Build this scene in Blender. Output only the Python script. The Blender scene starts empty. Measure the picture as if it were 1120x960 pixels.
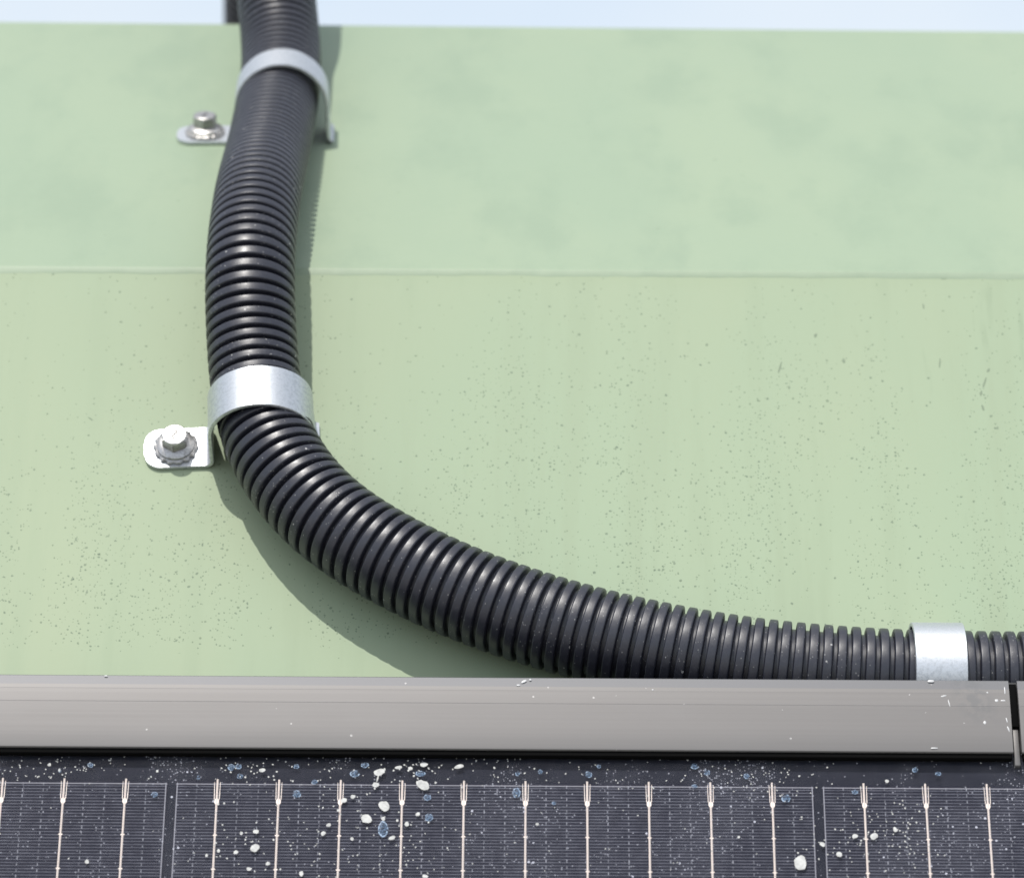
import bpy, bmesh, math, random
from mathutils import Vector, Matrix
random.seed(7)
R = math.radians
S = bpy.context.scene
col = S.collection

# ------------------------------------------------------------------ camera
PITCH, ROLL = R(5.0), R(0.36)
FPX, CX, CY = 4300.0, 560.0, 480.0
CAM = Vector((0, 0, 1.55))
fw = Vector((0, math.cos(PITCH), math.sin(PITCH)))
rt0 = Vector((1, 0, 0)); up0 = rt0.cross(fw)
# roll: horizontals of the place run slightly down to the right in the picture
rt = rt0 * math.cos(ROLL) + up0 * math.sin(ROLL)
up = up0 * math.cos(ROLL) - rt0 * math.sin(ROLL)
cd = bpy.data.cameras.new('camera'); cam = bpy.data.objects.new('camera', cd); col.objects.link(cam)
cam.matrix_world = Matrix(((rt.x, up.x, -fw.x, CAM.x), (rt.y, up.y, -fw.y, CAM.y), (rt.z, up.z, -fw.z, CAM.z), (0, 0, 0, 1)))
cd.sensor_fit = 'HORIZONTAL'; cd.sensor_width = 36; cd.lens = 36 * FPX / 1120
cd.clip_start = 0.05; cd.clip_end = 5000
cd.dof.use_dof = True; cd.dof.focus_distance = 1.115; cd.dof.aperture_fstop = 16.5
S.camera = cam

# ------------------------------------------------------------------ the two slopes of the wall
BETA, BETA2, BETA3 = R(58), R(31), R(62)
EX = Vector((1, 0, 0))
V1 = Vector((0, math.cos(BETA), math.sin(BETA))); N1 = EX.cross(V1)
V2 = Vector((0, math.cos(BETA2), math.sin(BETA2))); N2 = EX.cross(V2)
ORG = CAM + Vector((0, 1.223 * math.cos(R(7.46)), 1.223 * math.sin(R(7.46))))     # point of the crease

def frame(V, N, o=ORG):
    return Matrix(((1, V.x, N.x, o.x), (0, V.y, N.y, o.y), (0, V.z, N.z, o.z), (0, 0, 0, 1)))
V3 = Vector((0, math.cos(BETA3), math.sin(BETA3))); N3 = EX.cross(V3); O3 = [ORG]
M1, M2 = frame(V1, N1), frame(V2, N2)
def surv(px, py, which=1, h=0.0):
    """survey: the point (u, v) on a slope (or h above it) sighted from the tripod at a bearing of the survey photo"""
    d = fw + rt * ((px - CX) / FPX) + up * ((CY - py) / FPX)
    V, N, q = ((V1, N1, ORG), (V2, N2, ORG), (V3, N3, O3[0]))[which - 1]
    o = q + N * h
    t = (o - CAM).dot(N) / d.dot(N)
    p = CAM + d * t
    return (p - q).x, (p - q).dot(V)
def w1(u, v, h): return ORG + EX * u + V1 * v + N1 * h
def w2(u, v, h): return ORG + EX * u + V2 * v + N2 * h
def w3(u, v, h): return O3[0] + EX * u + V3 * v + N3 * h
O3[0] = w1(0, surv(560, 739, 1, .0335)[1], .0335)      # the panel and its bars lie on a slope of their own, a little steeper

# ------------------------------------------------------------------ sky, sun, exposure
sl = Vector((-0.25, 0.77, 1.0))
sd = (EX * sl.x + V1 * sl.y + N1 * sl.z).normalized()
elev = math.asin(sd.z); rot = math.atan2(sd.x, sd.y)
W = bpy.data.worlds.new('World'); S.world = W; W.use_nodes = True
nt = W.node_tree; nt.nodes.clear()
sky = nt.nodes.new('ShaderNodeTexSky'); sky.sky_type = 'NISHITA'; sky.sun_disc = False
sky.sun_elevation = elev; sky.sun_rotation = rot; sky.air_density = 1.0; sky.dust_density = 1.5; sky.ozone_density = 1.0
bg = nt.nodes.new('ShaderNodeBackground'); bg.inputs[1].default_value = 0.14
ow = nt.nodes.new('ShaderNodeOutputWorld')
veil = nt.nodes.new('ShaderNodeMix'); veil.data_type = 'RGBA'; veil.inputs[0].default_value = 0.55     # thin even high cloud over the whole sky
veil.inputs[7].default_value = (4.95, 5.1, 5.15, 1)
_tc = nt.nodes.new('ShaderNodeTexCoord'); _cn = nt.nodes.new('ShaderNodeTexNoise'); _cn.inputs['Scale'].default_value = 9; _cn.inputs['Detail'].default_value = 3
_cr = nt.nodes.new('ShaderNodeMapRange'); _cr.inputs[1].default_value = .3; _cr.inputs[2].default_value = .7; _cr.inputs[3].default_value = .44; _cr.inputs[4].default_value = .66
nt.links.new(_tc.outputs['Generated'], _cn.inputs['Vector']); nt.links.new(_cn.outputs[0], _cr.inputs[0]); nt.links.new(_cr.outputs[0], veil.inputs[0])
nt.links.new(sky.outputs[0], veil.inputs[6]); nt.links.new(veil.outputs[2], bg.inputs[0]); nt.links.new(bg.outputs[0], ow.inputs[0])
sun = bpy.data.lights.new('sun', 'SUN'); sun.energy = 2.5; sun.angle = R(0.5); sun.color = (1, 0.965, 0.91)
so = bpy.data.objects.new('sun', sun); col.objects.link(so); so.rotation_euler = sd.to_track_quat('Z', 'Y').to_euler()
S.view_settings.view_transform = 'Standard'; S.view_settings.look = 'None'
S.view_settings.exposure = 0.45; S.view_settings.gamma = 1
S.render.engine = 'CYCLES'

# ------------------------------------------------------------------ material helpers
class NT:
    def __init__(s, name):
        s.m = bpy.data.materials.new(name); s.m.use_nodes = True; s.t = s.m.node_tree
        s.b = s.t.nodes['Principled BSDF']; s.out = s.t.nodes['Material Output']
    def n(s, typ, **k):
        x = s.t.nodes.new(typ)
        for a, v in k.items(): setattr(x, a, v)
        return x
    def put(s, sock, v):
        if v is None: return
        if hasattr(v, 'outputs'): v = v.outputs[0]
        if isinstance(v, bpy.types.NodeSocket): s.t.links.new(v, sock)
        else: sock.default_value = v
    def set(s, **k):
        for a, v in k.items(): s.put(s.b.inputs[a.replace('_', ' ')], v)
    def coord(s, scale=(1, 1, 1), loc=(0, 0, 0), rot=(0, 0, 0)):
        c = s.n('ShaderNodeTexCoord'); m = s.n('ShaderNodeMapping')
        s.t.links.new(c.outputs['Object'], m.inputs[0])
        m.inputs['Scale'].default_value = scale; m.inputs['Location'].default_value = loc; m.inputs['Rotation'].default_value = rot
        return m
    def noise(s, co, scale, det=4, rough=0.55):
        x = s.n('ShaderNodeTexNoise'); s.put(x.inputs['Vector'], co)
        x.inputs['Scale'].default_value = scale; x.inputs['Detail'].default_value = det; x.inputs['Roughness'].default_value = rough
        return x.outputs[0]
    def ramp(s, v, a, b, ca=0.0, cb=1.0):
        x = s.n('ShaderNodeMapRange', interpolation_type='SMOOTHSTEP')
        s.put(x.inputs[0], v); s.put(x.inputs[1], a); s.put(x.inputs[2], b); s.put(x.inputs[3], ca); s.put(x.inputs[4], cb)
        return x.outputs[0]
    def m_(s, op, a, b=0.0, c=0.0):
        x = s.n('ShaderNodeMath', operation=op)
        s.put(x.inputs[0], a); s.put(x.inputs[1], b); s.put(x.inputs[2], c)
        return x.outputs[0]
    def mix(s, f, a, b, mode='MIX'):
        x = s.n('ShaderNodeMix', data_type='RGBA', blend_type=mode)
        s.put(x.inputs[0], f)
        s.put(x.inputs[6], a if not isinstance(a, tuple) else (*a, 1)); s.put(x.inputs[7], b if not isinstance(b, tuple) else (*b, 1))
        return x.outputs[2]
    def bump(s, h, strength=0.3, dist=0.001, normal=None):
        x = s.n('ShaderNodeBump'); s.put(x.inputs['Height'], h)
        x.inputs['Strength'].default_value = strength; x.inputs['Distance'].default_value = dist
        if normal is not None: s.put(x.inputs['Normal'], normal)
        return x.outputs[0]
    def specks(s, co, scale, size, keep, jit=1.0):
        """round specks: a share `keep` (value or socket) of voronoi cells carries one"""
        v = s.n('ShaderNodeTexVoronoi'); s.put(v.inputs['Vector'], co); v.inputs['Scale'].default_value = scale
        v.inputs['Randomness'].default_value = jit
        sep = s.n('ShaderNodeSeparateColor'); s.t.links.new(v.outputs['Color'], sep.inputs[0])
        r = s.m_('MULTIPLY', sep.outputs[1], size)
        r = s.m_('ADD', r, size * 0.35)
        d = s.m_('LESS_THAN', v.outputs['Distance'], r)
        k = s.m_('LESS_THAN', sep.outputs[0], keep)
        return s.m_('MULTIPLY', d, k)

def axis(s, co, i):
    x = s.n('ShaderNodeSeparateXYZ'); s.t.links.new(co.outputs[0], x.inputs[0]); return x.outputs[i]

# green paint -- lower slope, with grime specks washed down in streaks
def green_lower():
    s = NT('green_paint_weathered'); co = s.coord()
    big = s.noise(s.coord((9, 5, 9)), 1.0, 3)
    strk = s.noise(s.coord((75, 6, 1)), 1.0, 4, 0.6)
    fine = s.noise(s.coord((1, .45, 1)), 420, 4, 0.7)
    y = axis(s, co, 1); x = axis(s, co, 0)
    base = s.mix(s.ramp(big, .35, .68), GREEN_A, GREEN_B)
    base = s.mix(s.m_('MULTIPLY', s.ramp(strk, .47, .68), s.ramp(x, -.16, .15, .45, .85)), base, GREEN_C)
    base = s.mix(s.ramp(s.m_('MULTIPLY_ADD', s.noise(s.coord((20, 6, 1)), 1, 3), .06, y), -.17, .02, 0, .5), base, GREEN_D)
    base = s.mix(s.m_('MULTIPLY', s.ramp(fine, .35, .75), .07), base, (.30, .36, .22))
    # grime line right under the crease
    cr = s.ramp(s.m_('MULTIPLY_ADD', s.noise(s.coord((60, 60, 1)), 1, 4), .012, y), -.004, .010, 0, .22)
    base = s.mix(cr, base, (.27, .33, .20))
    pat = s.noise(s.coord((38, 9, 1)), 1, 3)
    clean = s.ramp(y, surv(560, 722)[1], surv(560, 696)[1], 0, 1)        # rinsed strip at the foot
    grow = s.ramp(y, surv(560, 330)[1], surv(560, 600)[1], .22, 1.0)
    dens = s.m_('MULTIPLY', s.m_('MULTIPLY', s.ramp(pat, .36, .66, .05, 1), clean), grow)
    wob = s.n('ShaderNodeVectorMath', operation='ADD'); nz = s.n('ShaderNodeTexNoise'); s.put(nz.inputs['Vector'], co); nz.inputs['Scale'].default_value = 900
    sc = s.n('ShaderNodeVectorMath', operation='SCALE'); s.t.links.new(nz.outputs[1], sc.inputs[0]); sc.inputs['Scale'].default_value = .0008
    s.t.links.new(co.outputs[0], wob.inputs[0]); s.t.links.new(sc.outputs[0], wob.inputs[1])
    a = s.specks(wob, 1300, .30, s.m_('MULTIPLY', dens, .40))
    b = s.specks(wob, 850, .25, s.m_('MULTIPLY', dens, .36))
    c = s.specks(wob, 480, .16, s.m_('MULTIPLY', dens, .22))
    base = s.mix(s.m_('MULTIPLY', a, .60), base, (.11, .15, .10))
    base = s.mix(s.m_('MULTIPLY', b, .65), base, (.10, .14, .10))
    base = s.mix(s.m_('MULTIPLY', c, .60), base, (.11, .15, .10))
    # soft dark drip stains
    dr = s.noise(s.coord((120, 14, 1), (3.1, .7, 0), (0, 0, R(-3))), 1, 4, .6)
    drf = s.m_('MULTIPLY', s.ramp(dr, .62, .78, 0, .38), s.ramp(x, .04, .12, .15, 1))
    base = s.mix(drf, base, (.21, .27, .18))
    s.set(Base_Color=base, Roughness=.62, Specular_IOR_Level=.22)
    h = s.m_('ADD', s.m_('MULTIPLY', fine, .5), s.m_('MULTIPLY', s.noise(s.coord((1, 1, 1)), 60, 4), .5))
    h = s.m_('SUBTRACT', h, s.m_('MULTIPLY', s.m_('MAXIMUM', a, b), .5))
    s.set(Normal=s.bump(h, .05, .0004))
    return s.m
def green_upper():
    s = NT('green_paint_upper')
    big = s.noise(s.coord((11, 6, 9), (2, 1, 0)), 1.0, 4)
    mot = s.noise(s.coord((30, 14, 30), (2, 1, 0)), 1.0, 5, .62)
    fine = s.noise(s.coord(), 330, 4, .7)
    base = s.mix(s.ramp(big, .35, .68), UP_A, UP_B)
    base = s.mix(s.ramp(mot, .45, .66, 0, .75), base, UP_C)
    base = s.mix(s.m_('MULTIPLY', s.ramp(fine, .4, .75), .10), base, (.25, .33, .22))
    a = s.specks(s.coord(), 240, .16, .05)
    base = s.mix(s.m_('MULTIPLY', a, .3), base, (.18, .24, .16))
    s.set(Base_Color=base, Roughness=.5, Specular_IOR_Level=.4, Normal=s.bump(s.noise(s.coord(), 70, 5), .3, .0006))
    return s.m
GREEN_A, GREEN_B, GREEN_C, GREEN_D = (.350, .408, .274), (.322, .402, .274), (.305, .372, .250), (.302, .366, .248)
UP_A, UP_B, UP_C = (.298, .368, .252), (.280, .355, .246), (.255, .328, .228)

def conduit_mat():
    s = NT('black_corrugated_plastic')
    # generated UV: x = arc length in m, y = angle
    uv = s.n('ShaderNodeUVMap'); uv.uv_map = 'UVMap'
    co = s.coord()
    fine = s.noise(co, 700, 4, .7); big = s.noise(co, 55, 4, .6)
    dust = s.specks(co, 1500, .26, s.ramp(big, .40, .60, .02, .26))
    dust2 = s.specks(co, 600, .17, s.ramp(big, .42, .62, .02, .13))
    d = s.m_('MAXIMUM', s.m_('MULTIPLY', dust, .28), s.m_('MULTIPLY', dust2, .60))
    film = s.m_('MULTIPLY', s.ramp(fine, .42, .72), s.ramp(big, .3, .7, .03, .10))
    base = s.mix(film, (.016, .017, .027), (.15, .155, .17))
    base = s.mix(d, base, (.55, .54, .52))
    s.set(Base_Color=base, Roughness=s.ramp(s.m_('ADD', s.m_('MULTIPLY', fine, .5), s.m_('MULTIPLY', big, .5)), .3, .7, .34, .47), Specular_IOR_Level=.68,
          Normal=s.bump(s.m_('ADD', s.m_('MULTIPLY', fine, .35), s.noise(co, 160, 4)), .16, .0005))
    return s.m
def zinc_mat():
    s = NT('zinc_plated_steel'); co = s.coord()
    brushed = s.noise(s.coord((140, 2500, 2500)), 1, 3); spl = s.noise(co, 900, 5, .7); cl = s.noise(co, 90, 4)
    base = s.mix(s.ramp(spl, .42, .62, 0, .55), (.64, .66, .68), (.40, .43, .46))
    base = s.mix(s.ramp(cl, .55, .75, 0, .25), base, (.55, .60, .60))
    s.set(Base_Color=base, Metallic=.92, Roughness=s.ramp(spl, .3, .7, .40, .56),
          Normal=s.bump(s.m_('ADD', spl, s.m_('MULTIPLY', brushed, .4)), .10, .0003))
    return s.m
def steel_mat():
    s = NT('bolt_steel'); co = s.coord(); spl = s.noise(co, 1100, 4, .7)
    s.set(Base_Color=s.mix(s.ramp(spl, .4, .7), (.50, .49, .48), (.32, .31, .30)), Metallic=.95, Roughness=s.ramp(spl, .3, .7, .34, .50),
          Normal=s.bump(spl, .2, .0003))
    return s.m
def alu_mat():
    s = NT('grey_anodised_aluminium'); co = s.coord()
    line = s.noise(s.coord((2.2, 900, 900)), 1, 4, .7); wide = s.noise(s.coord((3, 190, 190)), 1, 3, .6)
    fine = s.noise(co, 900, 3, .7); cl = s.noise(s.coord((25, 60, 60)), 1, 4)
    base = s.mix(s.ramp(line, .3, .7), (.146, .139, .135), (.158, .151, .147))
    base = s.mix(s.ramp(wide, .42, .62, 0, .6), base, (.160, .153, .149))
    base = s.mix(s.ramp(cl, .45, .75, 0, .4), base, (.168, .162, .159))
    yb = axis(s, co, 1); xb = axis(s, co, 0)
    base = s.mix(s.m_('MULTIPLY', s.m_('GREATER_THAN', yb, .0198), .75), base, (.122, .125, .135))      # darker, bluer band along the top
    base = s.mix(s.ramp(yb, .0085, .0, 0, .40), base, (.135, .132, .130))
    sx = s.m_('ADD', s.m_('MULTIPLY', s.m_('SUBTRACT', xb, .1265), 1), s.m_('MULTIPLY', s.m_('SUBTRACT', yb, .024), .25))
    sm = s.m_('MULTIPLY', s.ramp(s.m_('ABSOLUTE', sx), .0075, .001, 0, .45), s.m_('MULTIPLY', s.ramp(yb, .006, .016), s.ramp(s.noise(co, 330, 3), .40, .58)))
    base = s.mix(sm, base, (.10, .105, .11))                         # reflection of the third clamp, painted in as a darker patch
    dots = s.specks(co, 480, .14, .06)
    base = s.mix(s.m_('MULTIPLY', dots, .45), base, (.55, .54, .53))
    s.set(Base_Color=base, Metallic=.30, Roughness=.50, Specular_IOR_Level=.45,
          Normal=s.bump(s.m_('ADD', s.m_('MULTIPLY', line, .5), s.m_('MULTIPLY', fine, .15)), .06, .0003))
    return s.m
CELLP = 0.182; NB = 10
def cell_mat():
    """printed silicon: fingers every 1.35 mm, edge line, dashed redundancy lines at thirds between the wires"""
    s = NT('silicon_cell'); co = s.coord(); x = axis(s, co, 0); y = axis(s, co, 1)
    def band(v, period, width, off=0.0):
        f = s.m_('FRACT', s.m_('DIVIDE', s.m_('ADD', v, off + period * 100), period))
        return s.m_('LESS_THAN', f, width / period)
    fing = band(y, .00094, .00028)
    pitch = WP
    ins = .0003
    hw = CELLP_W / 2 - ins
    t1 = band(x, pitch, .00030, pitch / 6 + .00015)
    t2 = band(x, pitch, .00030, -pitch / 6 + .00015)
    dash = s.m_('LESS_THAN', s.m_('FRACT', s.m_('DIVIDE', s.m_('ADD', y, 1), .00188)), .5)
    ax = s.m_('ABSOLUTE', x)
    th = s.m_('MULTIPLY', s.m_('MULTIPLY', s.m_('MAXIMUM', t1, t2), dash), s.m_('LESS_THAN', ax, hw - .001))
    edge = s.m_('MULTIPLY', s.m_('GREATER_THAN', ax, hw - .0003), s.m_('LESS_THAN', ax, hw))
    inside = s.m_('LESS_THAN', ax, hw)
    ay = s.m_('GREATER_THAN', y, -.0016); edge = s.m_('MAXIMUM', edge, s.m_('MULTIPLY', s.m_('GREATER_THAN', y, -.00115), s.m_('LESS_THAN', y, -.00085)))
    iny = s.m_('LESS_THAN', y, -.0010)
    n = s.noise(co, 260, 3)
    base = s.mix(n, (.014, .015, .026), (.022, .023, .036))
    f = s.m_('MULTIPLY', s.m_('MULTIPLY', fing, s.m_('MULTIPLY', inside, iny)), s.ramp(n, .3, .7, .17, .33))
    base = s.mix(f, base, (.34, .35, .42))
    base = s.mix(s.m_('MULTIPLY', th, s.ramp(s.noise(co, 700, 2), .35, .65, .08, .60)), base, (.45, .46, .52))
    base = s.mix(s.m_('MULTIPLY', edge, .55), base, (.5, .5, .56))
    s.set(Base_Color=base, Roughness=.6, Specular_IOR_Level=0.03)
    return s.m
_cp = surv(896, 890, 3, -.0031)[0] - surv(185.5, 890, 3, -.0031)[0]
CELLP_W = _cp - .0022; WP = _cp * .09535
def simple(name, c, rough=.5, metal=0.0, spec=.5, var=.0, scale=300):
    s = NT(name)
    if var:
        n = s.noise(s.coord(), scale, 4, .6)
        s.set(Base_Color=s.mix(n, tuple(x * (1 - var) for x in c), tuple(min(1, x * (1 + var)) for x in c)))
    else: s.set(Base_Color=(*c, 1))
    s.set(Roughness=rough, Metallic=metal, Specular_IOR_Level=spec)
    return s.m
def glass_mat():
    """clear sheet: mirror by fresnel, the rest passes, thinly filmed with dust"""
    s = NT('dusty_module_glass'); co = s.coord()
    fr = s.n('ShaderNodeFresnel'); fr.inputs['IOR'].default_value = 1.22
    tr = s.n('ShaderNodeBsdfTransparent'); gl = s.n('ShaderNodeBsdfGlossy'); gl.inputs['Roughness'].default_value = .10
    df = s.n('ShaderNodeBsdfDiffuse'); df.inputs[0].default_value = (.62, .63, .72, 1)
    big = s.noise(s.coord((26, 16, 1)), 1, 4, .6); mid = s.noise(co, 240, 4, .7)
    y = axis(s, co, 1); top = s.ramp(y, -.0135, -.0005, 0.0, .9)
    patch = s.ramp(big, .50, .64)
    grit = s.specks(co, 1700, .30, s.m_('MULTIPLY_ADD', patch, s.m_('MULTIPLY_ADD', top, .55, .22), .05))
    grit2 = s.specks(co, 780, .22, s.m_('MULTIPLY', patch, .10))
    film = s.m_('MULTIPLY_ADD', s.ramp(mid, .3, .7), .012, .006)
    film = s.m_('ADD', film, s.m_('MULTIPLY', patch, .018))
    fac = s.m_('MAXIMUM', film, s.m_('MAXIMUM', s.m_('MULTIPLY', grit, .42), s.m_('MULTIPLY', grit2, .7)))
    m1 = s.n('ShaderNodeMixShader'); s.put(m1.inputs[0], fr.outputs[0]); s.t.links.new(tr.outputs[0], m1.inputs[1]); s.t.links.new(gl.outputs[0], m1.inputs[2])
    m2 = s.n('ShaderNodeMixShader'); s.put(m2.inputs[0], fac); s.t.links.new(m1.outputs[0], m2.inputs[1]); s.t.links.new(df.outputs[0], m2.inputs[2])
    s.t.links.new(m2.outputs[0], s.out.inputs[0])
    return s.m

def film_mat(name, c, a0, a1, scale, rough):
    s = NT(name); n = s.noise(s.coord(), scale, 4, .65)
    s.set(Base_Color=s.mix(n, tuple(x * .82 for x in c), tuple(min(1, x * 1.25) for x in c)), Roughness=rough, Specular_IOR_Level=.2, Alpha=s.ramp(n, .34, .60, a0, a1))
    return s.m
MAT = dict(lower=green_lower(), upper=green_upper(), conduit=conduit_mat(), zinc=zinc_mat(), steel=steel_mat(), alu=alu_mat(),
           cell=cell_mat(), glass=glass_mat(), black=simple('black_backsheet', (.020, .022, .033), .6, var=.2, spec=.03),
           seal=simple('black_frame', (.012, .012, .013), .4), copper=simple('tinned_copper_wire', (.97, .84, .77), .4, .0, .6, .05, 900),
           splat=film_mat('dried_white_droplet', (.55, .55, .53), .80, 1.0, 500, .8),
           water=film_mat('dried_limescale_spot', (.10, .16, .25), .10, .75, 1300, .4),
           rim=film_mat('limescale_rim', (.34, .44, .58), .0, .9, 1400, .5),
           chip=simple('bare_metal_scratch', (.55, .55, .55), .5, .2), ground=simple('pale_concrete_ground', (.30, .29, .27), .85, var=.25, scale=3),
           pole=simple('slate_grey_pole_paint', (.10, .12, .17), .45, var=.1), washer=simple('dull_zinc_washer', (.40, .39, .38), .45, .8, .5, .35, 1500), grime=simple('grey_green_grime', (.20, .25, .17), .8, var=.3, scale=2000), shade_black=simple('flat_shade_black', (.004, .004, .004), .8, spec=.05), rubber=simple('dark_gap_filler', (.05, .05, .05), .6))  # includes the flat black of the added shade pieces at bar foot and joint

# ------------------------------------------------------------------ object helpers
def mesh_obj(name, bm, mat, parent=None, mw=None, smooth=True, angle=None):
    me = bpy.data.meshes.new(name); bm.to_mesh(me); bm.free()
    for p in me.polygons: p.use_smooth = smooth
    me.materials.append(mat)
    if angle is not None and smooth: me.set_sharp_from_angle(angle=angle)
    o = bpy.data.objects.new(name, me); col.objects.link(o)
    if parent is not None: o.parent = parent
    if mw is not None: o.matrix_basis = mw
    return o
def tag(o, label=None, cat=None, group=None, kind=None):
    for k, v in (('label', label), ('category', cat), ('group', group), ('kind', kind)):
        if v: o[k] = v
    return o
def empty(name, mw):
    o = bpy.data.objects.new(name, None); o.empty_display_size = .02; col.objects.link(o); o.matrix_basis = mw; return o
def box(bm, x0, x1, y0, y1, z0, z1, bev=0.0, seg=2):
    r = bmesh.ops.create_cube(bm, size=1); vs = r['verts']
    for v in vs: v.co = Vector(((x0 + x1) / 2 + v.co.x * (x1 - x0), (y0 + y1) / 2 + v.co.y * (y1 - y0), (z0 + z1) / 2 + v.co.z * (z1 - z0)))
    if bev:
        es = list({e for v in vs for e in v.link_edges})
        bmesh.ops.bevel(bm, geom=es, offset=bev, segments=seg, profile=.5, affect='EDGES')
def hash1(i, s=0):
    return math.sin(i * 12.9898 + s * 78.233) * 43758.5453 % 1.0
def vnoise(x, s=0):
    i = math.floor(x); f = x - i; f = f * f * (3 - 2 * f)
    return hash1(i, s) * (1 - f) + hash1(i + 1, s) * f

# ------------------------------------------------------------------ setting: ground
bm = bmesh.new()
vs = [bm.verts.new(p) for p in ((-400, -400, 0), (400, -400, 0), (400, 400, 0), (-400, 400, 0))]; bm.faces.new(vs)
tag(mesh_obj('ground', bm, MAT['ground'], smooth=False), kind='structure')

# ------------------------------------------------------------------ the green wall
wall = empty('painted_wall', Matrix.Translation((0, ORG.y, 0)))
tag(wall, 'pale green painted wall with a crease across it and a steeper speckled lower slope', 'wall')
WI = wall.matrix_basis.inverted()
# lower slope, from the crease down to the ground
LEN1 = ORG.z / V1.z
bm = bmesh.new(); nu = 120
XW = 1.6
rows = [0.0, -.004, -.03, -.2, -LEN1]
grid = [[bm.verts.new((-XW + 2 * XW * i / nu, v, 0)) for i in range(nu + 1)] for v in rows]
for j in range(len(rows) - 1):
    for i in range(nu): bm.faces.new((grid[j + 1][i], grid[j + 1][i + 1], grid[j][i + 1], grid[j][i]))
mesh_obj('lower_slope', bm, MAT['lower'], wall, WI @ M1)
# upper slope with a rounded, slightly uneven nose at the crease, a flat cap and a back
_, vl = surv(0, 25, 2); _, vr = surv(1120, 36, 2); ul, _ = surv(0, 25, 2); ur, _ = surv(1120, 36, 2)
def crest(u): return vl + (u - ul) / (ur - ul) * (vr - vl)
bm = bmesh.new(); nu = 900; cols = []
for i in range(nu + 1):
    u = -XW + 2 * XW * i / nu
    lip = .0003 + .0004 * vnoise(u * 90, 1) + .0004 * vnoise(u * 400, 2)        # how far the skin laps below the crease
    pr = .00018 + .00015 * vnoise(u * 60, 3)
    pts = [w2(u, crest(u) + .05, -.35), w2(u, crest(u) + .03, 0.0) - N2 * .03 , w2(u, crest(u), 0.0002), w2(u, crest(u) - .001, .0004), w2(u, .05, .0004), w2(u, .008, .0004)]
    for k in range(7):
        a = k / 6; th = a * (BETA - BETA2); rr = .0026
        # arc tangent to both slopes
        c = w1(u, 0, 0) + (N1 + N2).normalized() * (.0004 - rr) / math.cos((BETA - BETA2) / 2)
        nn = (N2 * math.cos(th) + (-V2) * math.sin(th))
        pts.append(c + nn * rr)
    pts.append(w1(u, -.0012 - lip, pr * .5)); pts.append(w1(u, -.0016 - lip, pr * .25)); pts.append(w1(u, -.0021 - lip, -.0001))
    cols.append([bm.verts.new(M2.inverted() @ p) for p in pts])
for i in range(nu):
    for k in range(len(cols[0]) - 1): bm.faces.new((cols[i][k], cols[i][k + 1], cols[i + 1][k + 1], cols[i + 1][k]))
bmesh.ops.recalc_face_normals(bm, faces=bm.faces)
mesh_obj('upper_slope', bm, MAT['upper'], wall, WI @ M2, angle=R(40))

# ------------------------------------------------------------------ conduit
RO = .0137
P = []
for px, py, w, h in [(300, -62, 2, .042), (300, -28, 2, .033), (302, 0, 2, .0272), (306, 30, 2, .0206), (308, 53, 2, .0170), (308, 80, 2, .0140), (304, 107, 2, .0132), (297, 148, 2, .0138), (289, 182, 2, .0148), (281, 218, 2, .0172)]:
    u, v = surv(px, py, w, h); P.append(w2(u, v, h))
for px, py, h in [(272.5, 300, .0205), (273.5, 343, .0178), (276.5, 392, .0158), (281, 440, .0148), (293, 487, .0146), (319, 527, .0146), (348, 561, .0146),
                  (391, 591, .0146), (486, 641, .0146), (585, 677, .0146), (670, 700, .0146), (742, 715, .0146), (806, 726, .0146), (867, 733, .0146), (930, 738, .0146), (1000, 741.5, .0146), (1120, 743, .0146), (1300, 745, .0146), (1600, 747, .0146)]:
    u, v = surv(px, py, 1, h); P.append(w1(u, v, h))
# beyond the frame: over the crest and down behind
a = P[0]; back = [Vector((a.x - .028, a.y + .37, a.z - .35)), Vector((a.x - .028, a.y + .36, a.z - .08)), Vector((a.x - .022, a.y + .24, a.z + .060)), Vector((a.x - .006, a.y + .10, a.z + .058))]
P = back + P
def catmull(P, n=24):
    out = []
    for i in range(len(P) - 1):
        p0 = P[max(i - 1, 0)]; p1 = P[i]; p2 = P[i + 1]; p3 = P[min(i + 2, len(P) - 1)]
        d01 = max((p1 - p0).length, 1e-5) ** .5; d12 = (p2 - p1).length ** .5; d23 = max((p3 - p2).length, 1e-5) ** .5
        m1 = ((p1 - p0) / d01 - (p2 - p0) / (d01 + d12) + (p2 - p1) / d12) * d12 if i > 0 else (p2 - p1)
        m2 = ((p2 - p1) / d12 - (p3 - p1) / (d12 + d23) + (p3 - p2) / d23) * d12 if i < len(P) - 2 else (p2 - p1)
        for k in range(n):
            t = k / n
            out.append(p1 * (2 * t**3 - 3 * t**2 + 1) + m1 * (t**3 - 2 * t**2 + t) + p2 * (-2 * t**3 + 3 * t**2) + m2 * (t**3 - t**2))
    out.append(P[-1]); return out
C = catmull(P)
def resample(C, step):
    L = [0]
    for a, b in zip(C, C[1:]): L.append(L[-1] + (b - a).length)
    n = int(L[-1] / step); out = []; j = 0
    for i in range(n + 1):
        s = i * step
        while j < len(L) - 2 and L[j + 1] < s: j += 1
        f = (s - L[j]) / max(L[j + 1] - L[j], 1e-9); out.append(C[j].lerp(C[j + 1], min(max(f, 0), 1)))
    return out
PT = .00400
C = resample(C, PT / 2)
for _ in range(70):    # iron out the sighting errors
    C = [C[0]] + [(C[i - 1] + C[i] * 2 + C[i + 1]) / 4 for i in range(1, len(C) - 1)] + [C[-1]]
C = resample(C, PT / 12)
PROF = [(0, .0), (.035, .72), (.07, .93), (.12, 1.015), (.30, 1.04), (.44, 1.04), (.62, 1.015), (.67, .93), (.705, .72), (.74, .0)]     # share of pitch, height share
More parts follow.
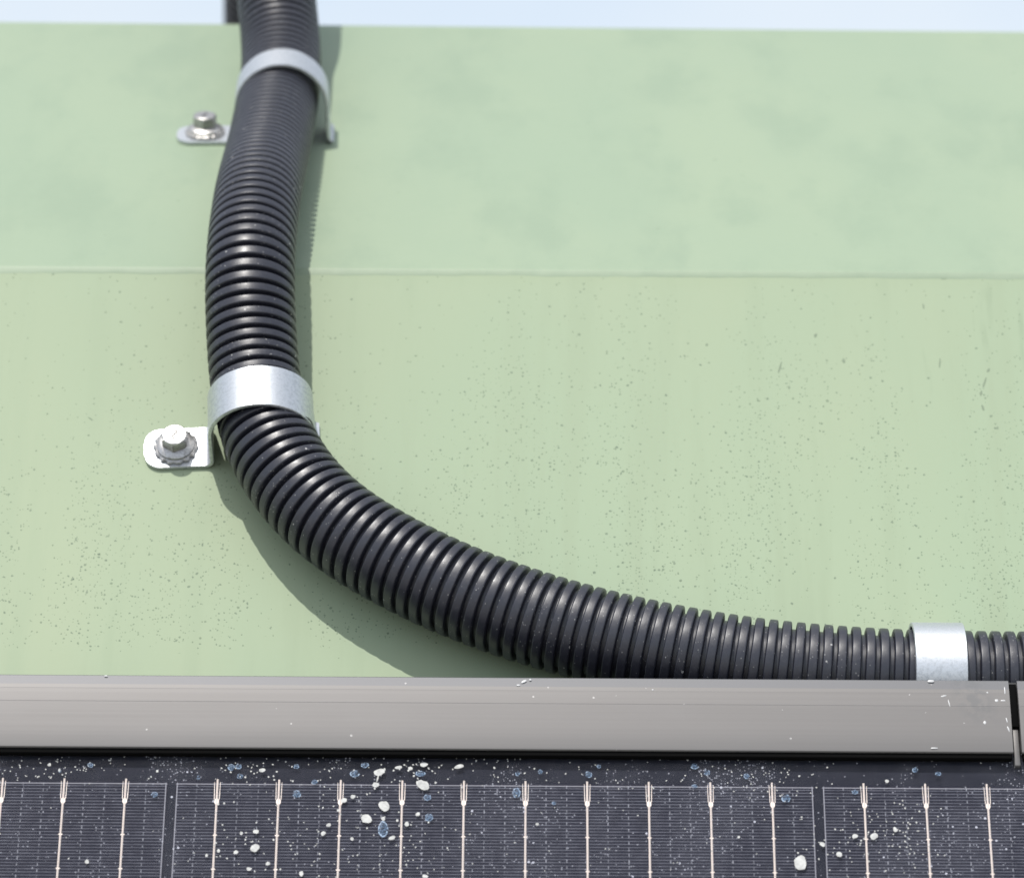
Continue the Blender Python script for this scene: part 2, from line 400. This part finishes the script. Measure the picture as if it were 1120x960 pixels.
def prof(f):
    for (a, ha), (b, hb) in zip(PROF, PROF[1:]):
        if f <= b: t = (f - a) / (b - a); return ha + (hb - ha) * t
    return 0.0
SAMP = [0, .02, .035, .07, .12, .16, .37, .58, .62, .67, .705, .72, .74, .87]
L = len(C); bm = bmesh.new(); uvl = bm.loops.layers.uv.new('UVMap')
step = PT / 12; total = (L - 1) * step; nr = int(total / PT) - 1
def at_s(s):
    i = min(int(s / step), L - 2); f = s / step - i
    return C[i].lerp(C[i + 1], f), (C[min(i + 6, L - 1)] - C[max(i - 6, 0)]).normalized()
up_ref = N2.copy(); rings = []; NA = 56
for k in range(nr):
    jit = 1 + .05 * (hash1(k, 5) - .5)
    for f in SAMP:
        s = (k + f) * PT; p, t = at_s(s)
        nrm = (up_ref - t * up_ref.dot(t)).normalized(); up_ref = nrm; bi = t.cross(nrm)
        h = prof(f); r = RO - .0022 + .0022 * h / 1.05 * (1 + .02 * (jit - 1))
        rings.append((s, [bm.verts.new(p + nrm * (r * math.cos(2 * math.pi * a / NA)) + bi * (r * math.sin(2 * math.pi * a / NA))) for a in range(NA)]))
for (s0, r0), (s1, r1) in zip(rings, rings[1:]):
    for a in range(NA):
        b = (a + 1) % NA; f = bm.faces.new((r0[a], r1[a], r1[b], r0[b]))
        for lp, (uu, vv) in zip(f.loops, ((s0, a), (s1, a), (s1, a + 1), (s0, a + 1))): lp[uvl].uv = (uu, vv / NA)
bmesh.ops.recalc_face_normals(bm, faces=bm.faces)
con = mesh_obj('corrugated_conduit', bm, MAT['conduit'], angle=R(50))
tag(con, 'black corrugated plastic conduit curving down the green wall and along the grey bar', 'conduit')

# ------------------------------------------------------------------ clamps
SW, ST = .0146, .0012      # strap width and thickness
def clamp_section(hc, lr=.0158):
    """centre line of the strap in the (x across, z out) plane"""
    r = RO + .0008 + ST / 2; pts = []
    z0 = ST / 2 + .0002
    pts += [(-.0355, z0), (-.030, z0), (-.022, z0), (-.0185, z0)]
    for k in range(5):
        a = k / 4 * math.pi / 2; pts.append((-r - .0022 + .0022 * math.sin(a), z0 + .0022 * (1 - math.cos(a))))
    for k in range(33):
        a = math.pi * (1 - k / 32); pts.append((r * math.cos(a), hc + r * math.sin(a)))
    pts += [(r, hc * .5), (r + .0002, z0 + .0016), (r + .0008, z0 + .0004), (r + .0018, z0)]
    return pts
def strap_bm(hc):
    pts = clamp_section(hc); bm = bmesh.new(); n = len(pts); rings = []
    for i, (x, z) in enumerate(pts):
        a = pts[max(i - 1, 0)]; b = pts[min(i + 1, n - 1)]
        d = Vector((b[0] - a[0], b[1] - a[1])).normalized(); nn = Vector((-d.y, d.x))
        w = SW / 2
        rings.append((x, z, nn, w))
    # rounded outer end of the tab
    first = rings[0]; ext = []
    for k in range(9):
        a = k / 8; xx = -.0355 + .0052 * a; rr = .0052
        ww = SW / 2 - rr + math.sqrt(max(rr * rr - (rr - .0052 * a) ** 2, 0)); ext.append((xx, first[1], Vector((0, 1)), max(ww, .0008)))
    rings = ext + rings[1:]
    vr = []
    for x, z, nn, w in rings:
        q = []
        for sy, sn in ((-1, -1), (-1, -.55), (-1, .55), (-1, 1), (1, 1), (1, .55), (1, -.55), (1, -1)):
            inset = .00018 if abs(sn) == 1 else 0
            q.append(bm.verts.new((x + nn.x * sn * ST / 2, sy * (w - inset), z + nn.y * sn * ST / 2)))
        vr.append(q)
    for a, b in zip(vr, vr[1:]):
        for k in range(8): bm.faces.new((a[k], a[(k + 1) % 8], b[(k + 1) % 8], b[k]))
    bm.faces.new(vr[0]); bm.faces.new(vr[-1][::-1])
    bmesh.ops.recalc_face_normals(bm, faces=bm.faces)
    return bm
def lathe(bm, prof, n, cx=0, cy=0, phase=0.0, rad=None):
    rg = []
    for r, z in prof:
        rg.append([bm.verts.new((cx + (r if rad is None else rad(r, k, n)) * math.cos(2 * math.pi * k / n + phase), cy + (r if rad is None else rad(r, k, n)) * math.sin(2 * math.pi * k / n + phase), z)) for k in range(n)])
    for a, b in zip(rg, rg[1:]):
        for k in range(n): bm.faces.new((a[k], a[(k + 1) % n], b[(k + 1) % n], b[k]))
    bm.faces.new(rg[0][::-1]); bm.faces.new(rg[-1])
def bolt_parts(parent, x, zb, phase):
    # toothed washer
    bm = bmesh.new()
    lathe(bm, [(.0040, zb + .0001), (.0066, zb + .0001), (.0066, zb + .0009), (.0060, zb + .0013), (.0040, zb + .0014)], 72, x, 0, phase,
          lambda r, k, n: r if r < .005 else r * (1.0 if (k % 5) in (0, 1, 2) else .93) * (1 + .025 * math.sin(k * 1.7)))
    mesh_obj('star_washer', bm, MAT['washer'], parent, angle=R(35))
    b = bmesh.new()
    lathe(b, [(.0050, zb + .0012), (.0057, zb + .0015), (.0057, zb + .0021), (.0053, zb + .0023), (.0042, zb + .0030)], 48, x, 0)
    fl = mesh_obj('bolt_flange', b, MAT['steel'], parent, angle=R(35))
    b = bmesh.new()
    lathe(b, [(.0042, zb + .0022), (.0042, zb + .0058), (.0040, zb + .0061), (.0030, zb + .0061)], 6, x, 0, phase)
    lathe(b, [(.0020, zb + .0055), (.00385, zb + .0059), (.00375, zb + .0065), (.0034, zb + .0067)], 28, x, 0)
    es = [e for e in b.edges if abs(e.verts[0].co.z - e.verts[1].co.z) > .003 and len(e.link_faces) == 2]
    bmesh.ops.bevel(b, geom=es, offset=.0003, segments=2, affect='EDGES')
    hd = mesh_obj('bolt_head', b, MAT['steel'], parent, angle=R(25))
    # little raised S-like grade mark on the head
    b = bmesh.new(); pts = []
    for k in range(17):
        t = k / 16 * 2 - 1; pts.append((x + .00075 * math.sin(t * math.pi), t * .0016))
    w = .00026; z = zb + .00682
    prev = None
    for i, (xx, yy) in enumerate(pts):
        q = pts[min(i + 1, 16)]; p = pts[max(i - 1, 0)]; d = Vector((q[0] - p[0], q[1] - p[1])).normalized(); nn = Vector((-d.y, d.x)) * w
        cur = [b.verts.new((xx + nn.x, yy + nn.y, z - .00015)), b.verts.new((xx + nn.x * .6, yy + nn.y * .6, z)), b.verts.new((xx - nn.x * .6, yy - nn.y * .6, z)), b.verts.new((xx - nn.x, yy - nn.y, z - .00015))]
        if prev:
            for a in range(3): b.faces.new((prev[a], prev[a + 1], cur[a + 1], cur[a]))
        prev = cur
    bmesh.ops.recalc_face_normals(b, faces=b.faces)
    mesh_obj('grade_mark', b, MAT['rubber'], hd)
def clamp(px, py, which, hc, rz, label, tilt=0.0):
    u, v = surv(px, py, which, 0); base = w1(u, v, 0) if which == 1 else w2(u, v, 0)
    if which == 2: base = base + N2 * .0004
    V, N = (V1, N1) if which == 1 else (V2, N2)
    mw = frame(V, N, base) @ Matrix.Rotation(rz, 4, 'Z')
    t = empty('conduit_clamp', mw)
    tag(t, label, 'clamp', 'zinc clamps holding the conduit')
    st = mesh_obj('strap', strap_bm(hc), MAT['zinc'], t, angle=R(30))
    bolt_parts(t, -.0260, ST + .0002, rz + .35)
    return t
clamp(287.5, 488.5, 1, .0147, R(3.5), 'sharp shiny zinc clamp mid conduit where it starts to curve, bolt tab at its left')
clamp(309.5, 151, 2, .0131, R(2), 'blurred zinc clamp nearest the sky, on the upper slope of the green wall')
u3, v3 = surv(1024, 742, 1, .0146)
t = empty('conduit_clamp', frame(V1, N1, w1(u3, v3, 0)) @ Matrix.Rotation(R(90), 4, 'Z'))
tag(t, 'zinc clamp on the level run of the conduit, just above the grey bar', 'clamp', 'zinc clamps holding the conduit')
mesh_obj('strap', strap_bm(.0150), MAT['zinc'], t, angle=R(30)); bolt_parts(t, -.0260, ST + .0002, .2)

# ------------------------------------------------------------------ grey bars above the panel
HB = 0.0                       # their face stands this far off the green wall
uL, vT = surv(560, 738.5, 3, HB); _, vB = surv(560, 819, 3, HB)
uJ, _ = surv(1105.5, 780, 3, HB); print('CW', surv(1020,780,1,HB), vB, vT)
GAP = .0024
BW = vT - vB
def bar(x0, x1, label):
    o = frame(V3, N3, w3(0, vB, HB)); t = empty('aluminium_bar', o); tag(t, label, 'aluminium bar', 'grey bars butted end to end above the solar panel')
    # cross-section in (y up-slope, z out): chamfered top edge, face with two drawn lines, folded return at the foot
    w = BW
    sec = [(w - .0002, -.020), (w, -.0012), (w - .0006, -.0004), (w - .0046, -.00006), (w - .0048, 0), (w * .70, .00010), (w * .62, .00013), (w * .615, .00010), (w * .61, .00010), (w * .605, .00013), (w * .45, .00012), (w * .25, .00004), (.0008, -.00012), (.0002, -.0002), (0, -.0005),
           (0, -.0009), (.0015, -.0011), (.0018, -.020)]
    bm = bmesh.new(); n = 40; cols = []
    for i in range(n + 1):
        x = x0 + (x1 - x0) * i / n; cols.append([bm.verts.new((x, y, z)) for y, z in sec])
    for a, b in zip(cols, cols[1:]):
        for k in range(len(sec)): bm.faces.new((a[k], a[(k + 1) % len(sec)], b[(k + 1) % len(sec)], b[k]))
    bm.faces.new(cols[0][::-1]); bm.faces.new(cols[-1])
    bmesh.ops.recalc_face_normals(bm, faces=bm.faces)
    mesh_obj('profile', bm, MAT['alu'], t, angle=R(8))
    bm = bmesh.new(); box(bm, x0 + .0003, x1 - .0003, -.0014, .0030, -.0030, -.00100, .0002, 1); mesh_obj('foot_shade_strip', bm, MAT['shade_black'], t, smooth=False)  # added black strip that stands in for the shade under the bar
    return t
bl = bar(-.95, uJ, 'long grey aluminium bar running from the left edge under the curved conduit')
br = bar(uJ + GAP, uJ + GAP + .9, 'short visible end of the second grey aluminium bar, right of the narrow joint')
# scratches and chips near the joint on the long bar (surveyed)
def flat_blob(bm, x, y, z, a, b, ang=0.0, n=10, dome=.0, seed=0):
    c = bm.verts.new((x, y, z + dome)); mid = []; rim = []
    for k in range(n):
        t = 2 * math.pi * k / n; rr = 1 + .22 * (hash1(k + seed * 13, seed) - .5) + (.10 * math.sin(2 * t + seed) + .05 * math.sin(3 * t + 2.1 * seed) if n > 12 else 0)
        dx, dy = a * rr * math.cos(t), b * rr * math.sin(t)
        X = dx * math.cos(ang) - dy * math.sin(ang); Y = dx * math.sin(ang) + dy * math.cos(ang)
        rim.append(bm.verts.new((x + X, y + Y, z))); mid.append(bm.verts.new((x + X * .7, y + Y * .7, z + dome * .75)))
    for k in range(n):
        j = (k + 1) % n; bm.faces.new((c, mid[k], mid[j])); bm.faces.new((mid[k], rim[k], rim[j], mid[j]))
bm = bmesh.new()
for i, (px, py, a, b, an) in enumerate([(1090, 766, 2.2, 1.6, 0), (1097, 766, 3.2, .8, 0), (1099, 755, .7, 4, 0), (1077, 790, 1.8, 2, 0), (1101, 787, .8, 3, .2), (1103, 797, .8, 3, .3), (1032, 761, 3.2, .8, .3), (1038, 769, .7, 4.5, .2),
                                        (1018, 741, 3.5, 1.3, 0), (1080, 757, 1, .8, 0), (1022, 818, 3.5, .8, 0), (573, 745, 3, 1.2, .5), (567, 749, 2, .9, 0), (580, 743, 1.2, 1, 0), (116, 736, 2, .7, 0), (714, 754, 1, .8, 0)]):
    u, v = surv(px, py, 3, HB); k = .00027
    flat_blob(bm, u, min(v - vB, BW - .0009), .00006 if v - vB < BW - .0047 else -.00004, a * k, b * k * 1.15, an, 8, .0001, i)
mk = mesh_obj('scratch_marks', bm, MAT['chip'], bl); tag(mk, kind='stuff')
# joining sleeve seen in the slot between the bars
bm = bmesh.new(); box(bm, uJ + .0004, uJ + GAP - .0004, -.0030, BW * .36, -.0060, -.0020, .0002)
mesh_obj('joint_tongue', bm, MAT['alu'], bl)
bm = bmesh.new(); box(bm, uJ + .0002, uJ + GAP - .0002, BW * .36 + .0003, BW - .001, -.0080, -.0012, .0002)
mesh_obj('joint_shade', bm, MAT['shade_black'], bl)  # added black fill, standing in for the shade deep in the slot

# dark drip marks on the lower slope
bm = bmesh.new(); o1 = M1.inverted()
for i, (px, py, a, b, an) in enumerate([(853, 402, 1.3, 9, -.25), (892, 367, 2.2, 3.0, -.4), (1028, 397, 1.2, 7, -.12), (1081, 405, 1.8, 3, -.5), (1077, 418, 1.4, 8, -.3), (1073, 430, 1.6, 4, -.2), (1075, 446, 1.8, 4, .2), (1007, 301, 3, 1.6, 0), (1032, 305, 4, .9, 0),
                                        (923, 395, 2, 3, .1), (863, 424, 1.6, 2, 0), (1010, 335, 1.2, 4, .1), (99, 458, 5, .8, -.7), (58, 300, 2, 1.4, .2), (773, 377, 2, 2, 0), (992, 512, 1.8, 1.2, .5), (1084, 455, 2.4, 1.3, .6), (1091, 468, 1.2, 2.4, 0)]):
    u, v = surv(px, py, 1, 0); k_ = .00027 * .8
    flat_blob(bm, u, v, .00002, a * k_, b * k_ * 1.3, an, 9, .00003, i + 40)
tag(mesh_obj('grime_streaks', bm, MAT['grime'], wall, WI @ M1), kind='stuff')

# ------------------------------------------------------------------ solar panel
HG = HB - .0031                  # glass surface height above the wall
_, vG = surv(560, 832, 3, HG)
_, vC = surv(560, 855, 3, HG - .0006)
u0, _ = surv(185.5, 890, 3, HG); u1, _ = surv(896, 890, 3, HG)
CP = u1 - u0                      # column pitch from the two gaps that are in view
panel = empty('solar_panel', frame(V3, N3, w3(0, vG, HG)))
tag(panel, 'black solar panel with copper wires and white dried droplets, below the grey bar', 'solar panel')
X0, X1, Y1, Y0 = u0 - CP * 2 - .012, u1 + CP * 2 + .012, .016, -1.05
bm = bmesh.new(); box(bm, X0, X1, Y0, Y1, -.0050, -.0012); mesh_obj('backsheet', bm, MAT['black'], panel, smooth=False)
bm = bmesh.new()
vs = [bm.verts.new(p) for p in ((X0, Y0, 0), (X1, Y0, 0), (X1, Y1, 0), (X0, Y1, 0))]; bm.faces.new(vs)
mesh_obj('glass', bm, MAT['glass'], panel, smooth=False)
for nm, (a, b, c, d) in {'top': (X0, X1, Y1, Y1 + .01), 'bottom': (X0, X1, Y0 - .01, Y0), 'left': (X0 - .01, X0, Y0 - .01, Y1 + .01), 'right': (X1, X1 + .01, Y0 - .01, Y1 + .01)}.items():
    bm = bmesh.new(); box(bm, a, b, c, d, -.030, -.0002 if nm == 'top' else .0012, .0003, 1); mesh_obj('frame_rail', bm, MAT['seal'], panel, smooth=False)
cell_me = None; wire_me = None; CH = .0905
yc = vC - vG
pw = WP; print('CP', CP)
def wire_bm():
    bm = bmesh.new(); w = .00026
    def strip(x0, x1, y0, y1, z0, z1):
        vs = [bm.verts.new(q) for q in ((x0, y0, z0), (x0 * .5 + x1 * .5, y0, z1), (x1, y0, z0), (x1, y1, z0), (x0 * .5 + x1 * .5, y1, z1), (x0, y1, z0))]
        bm.faces.new((vs[0], vs[1], vs[4], vs[5])); bm.faces.new((vs[1], vs[2], vs[3], vs[4]))
    strip(-w, w, -CH + .001, .0004, 0, .00022)
    for s in (-1, 1):      # the printed fork at the head of the wire
        a = bm.verts.new((s * .00074, -.0004, .00002)); b = bm.verts.new((s * .00085, -.0004, .00002)); c = bm.verts.new((s * .00078, -.0056, .00002)); d = bm.verts.new((s * .00058, -.0060, .00002))
        bm.faces.new((a, b, c, d))
    k = 0; y = -.0064
    while y > -CH + .004:
        ww, hh = (.00062, .0009) if k == 0 else (.00058, .00022)
        vs = [bm.verts.new(q) for q in ((-ww, y - hh * .4, .00005), (-ww * .5, y - hh, .00005), (ww * .5, y - hh, .00005), (ww, y - hh * .4, .00005), (ww, y + hh * .4, .00005), (ww * .5, y + hh, .00005), (-ww * .5, y + hh, .00005), (-ww, y + hh * .4, .00005))]
        bm.faces.new(vs); y -= .0103; k += 1
    bmesh.ops.recalc_face_normals(bm, faces=bm.faces)
    for f in bm.faces:
        if f.normal.z < 0: f.normal_flip()
    return bm
for j in range(2):
    for i in range(-2, 3):
        if cell_me is None:
            bm = bmesh.new(); a = .0022; hw = CELLP_W / 2
            vs = [bm.verts.new((x, y, 0)) for x, y in ((-hw, -CH), (hw, -CH), (hw, -a * .5), (hw - a * .5, 0), (-hw + a * .5, 0), (-hw, -a * .5))]; bm.faces.new(vs)
            c = mesh_obj('cell', bm, MAT['cell'], panel, smooth=False); cell_me = c.data
        else:
            c = bpy.data.objects.new('cell', cell_me); col.objects.link(c); c.parent = panel
        xc = (u0 + u1) / 2 + i * CP
        c.location = (xc, yc - j * (CH + .0018), -.0009)
        for k in range(NB):
            x = (k - (NB - 1) / 2) * pw
            if wire_me is None:
                o = mesh_obj('busbar_wire', wire_bm(), MAT['copper'], c, smooth=False); wire_me = o.data
            else:
                o = bpy.data.objects.new('busbar_wire', wire_me); col.objects.link(o); o.parent = c
            o.location = (x, 0, .0001)
# dried droplets on the glass
KM = 1 / 3.86 / 1000 * .46
def g(px, py):
    u, v = surv(px, py, 3, HG); return u, v - vG
white = [(415, 844, 14, 7, .2), (411, 858, 7, 6, 0), (462.5, 858, 16, 10, -.5), (420, 881, 12, 12, .2), (401, 895, 13, 9, 0), (875, 943.5, 15, 14, 0), (956, 914, 9, 7, 0), (935, 914, 6, 5, 0), (918, 934, 6, 6, 0), (899.6, 923, 6, 5, 0),
         (979, 907, 5, 5, 0), (970, 854, 5, 3, -.4), (278.7, 927, 11, 8, .2), (258, 931.6, 5, 4, 0), (264, 911, 4, 4, 0), (280, 909, 6, 5, .4), (272, 950, 5, 4, .3), (95, 942, 5, 4, 0), (286.7, 842, 8, 4, 0), (293, 944, 5, 4, 0),
         (436, 839, 8, 4, .1), (449, 840, 5, 4, 0), (463.5, 836, 9, 5, .4), (502, 838, 13, 4, .35), (386, 871, 6, 4, 0), (376, 875, 7, 5, 0), (457, 890, 5, 4, .5), (428.7, 916, 7, 4, .5), (445, 901, 5, 5, -.5), (419, 895, 5, 4, 0), (329.5, 955, 5, 5, 0),
         (353.6, 911, 6, 4, .3), (359.5, 902, 5, 4, 0), (370, 886, 4, 3, 0), (587.6, 901, 4, 3, 0), (808, 915, 3, 3, 0), (54, 836, 5, 3, .8), (65, 842, 3, 4, 0), (172, 843, 3, 3, 0), (413, 851, 2, 8, -.2), (464.8, 958, 6, 4, 0), (239, 930, 4, 4, 0), (226, 935, 3, 4, 0), (385, 917, 4, 4, 0), (434.5, 897, 3, 3, 0)]
rs = random.Random(3)
def cluster(n, cx, cy, sx, sy, lo=1.0, hi=2.6):
    for _ in range(n):
        x, y = rs.gauss(cx, sx), rs.gauss(cy, sy)
        if 822 < y < 1000: white.append((x, y, rs.uniform(lo, hi), rs.uniform(lo, hi), rs.uniform(-1, 1)))
cluster(50, 275, 925, 38, 22); cluster(70, 370, 900, 50, 40, .8, 2.2); cluster(45, 440, 930, 36, 26, .8, 2.4); cluster(40, 430, 838, 55, 8); cluster(45, 850, 850, 26, 18, 1, 2.2)
cluster(60, 985, 905, 22, 22, 1, 2.4); cluster(60, 60, 842, 50, 9, 1, 2.0); cluster(30, 270, 845, 30, 9, 1, 2.4); cluster(50, 930, 925, 40, 22, 1, 2.2); cluster(50, 700, 845, 160, 10, 1, 2.2); cluster(90, 560, 920, 330, 40, .8, 1.9)
cluster(60, 560, 828, 330, 3, .9, 1.9)
bm = bmesh.new()
for i, (px, py, w, h, an) in enumerate(white):
    x, y = g(px, py); big = w > 4
    flat_blob(bm, x, y, .00006, w * KM, h * KM * 1.2, an, 14 if big else 6, .00010 if w > 8 else .00004, i)
d = mesh_obj('dried_droplets', bm, MAT['splat'], panel); tag(d, kind='stuff')
blue = [(253, 839, 8, 7), (261, 838, 7, 6), (262.6, 848.7, 8, 5), (65.6, 843, 3, 4), (99, 836.6, 7, 5), (169, 868.8, 8, 6), (388, 846, 11, 8), (399, 836.6, 9, 6), (324.7, 868, 10, 8), (419, 906.8, 12, 17), (467.5, 872, 9, 7), (469, 894, 10, 8), (565, 867, 9, 12),
        (344, 855, 7, 5), (643.7, 847, 8, 7), (773, 844.6, 7, 7), (759.7, 838, 9, 6), (816.6, 848.7, 7, 6), (759.7, 860, 7, 5), (859.7, 873, 11, 9), (1001, 842, 7, 6), (935, 866, 8, 5), (324, 838, 7, 5), (460, 846, 12, 6), (606, 878, 5, 4), (217, 850, 4, 5), (591, 844, 5, 5), (1026, 846, 7, 5), (566, 846, 5, 5), (655, 838, 5, 4)]
bm = bmesh.new(); br_ = bmesh.new()
for i, (px, py, w, h) in enumerate(blue):
    x, y = g(px, py); flat_blob(bm, x, y, .00003, w * KM * .86, h * KM * 1.05, .2 * (hash1(i) - .5), 12, .00005, i)
    n = 22; a0 = []; a1 = []
    for k in range(n):
        t = 2 * math.pi * k / n; rr = 1 + .14 * (hash1(k // 2, i + 3) - .5); th = .12 + .16 * hash1(k, i + 9)
        ca, sa = math.cos(t), math.sin(t)
        a0.append(br_.verts.new((x + w * KM * rr * ca, y + h * KM * 1.2 * rr * sa, .00010))); a1.append(br_.verts.new((x + w * KM * (rr - th) * ca, y + h * KM * 1.2 * (rr - th) * sa, .00016)))
    for k in range(n):
        if hash1(k // 3, i + 21) < .8: br_.faces.new((a0[k], a0[(k + 1) % n], a1[(k + 1) % n], a1[k]))
d = mesh_obj('limescale_spots', bm, MAT['water'], panel); tag(d, kind='stuff')
d = mesh_obj('limescale_rims', br_, MAT['rim'], panel); tag(d, kind='stuff')

# ------------------------------------------------------------------ mounting rail that carries bar and panel (behind them)
bm = bmesh.new(); box(bm, -.9, 1.2, .003, BW - .006, -.0299, -.0205, .0005); mesh_obj('mounting_rail', bm, MAT['seal'], bl, smooth=False)
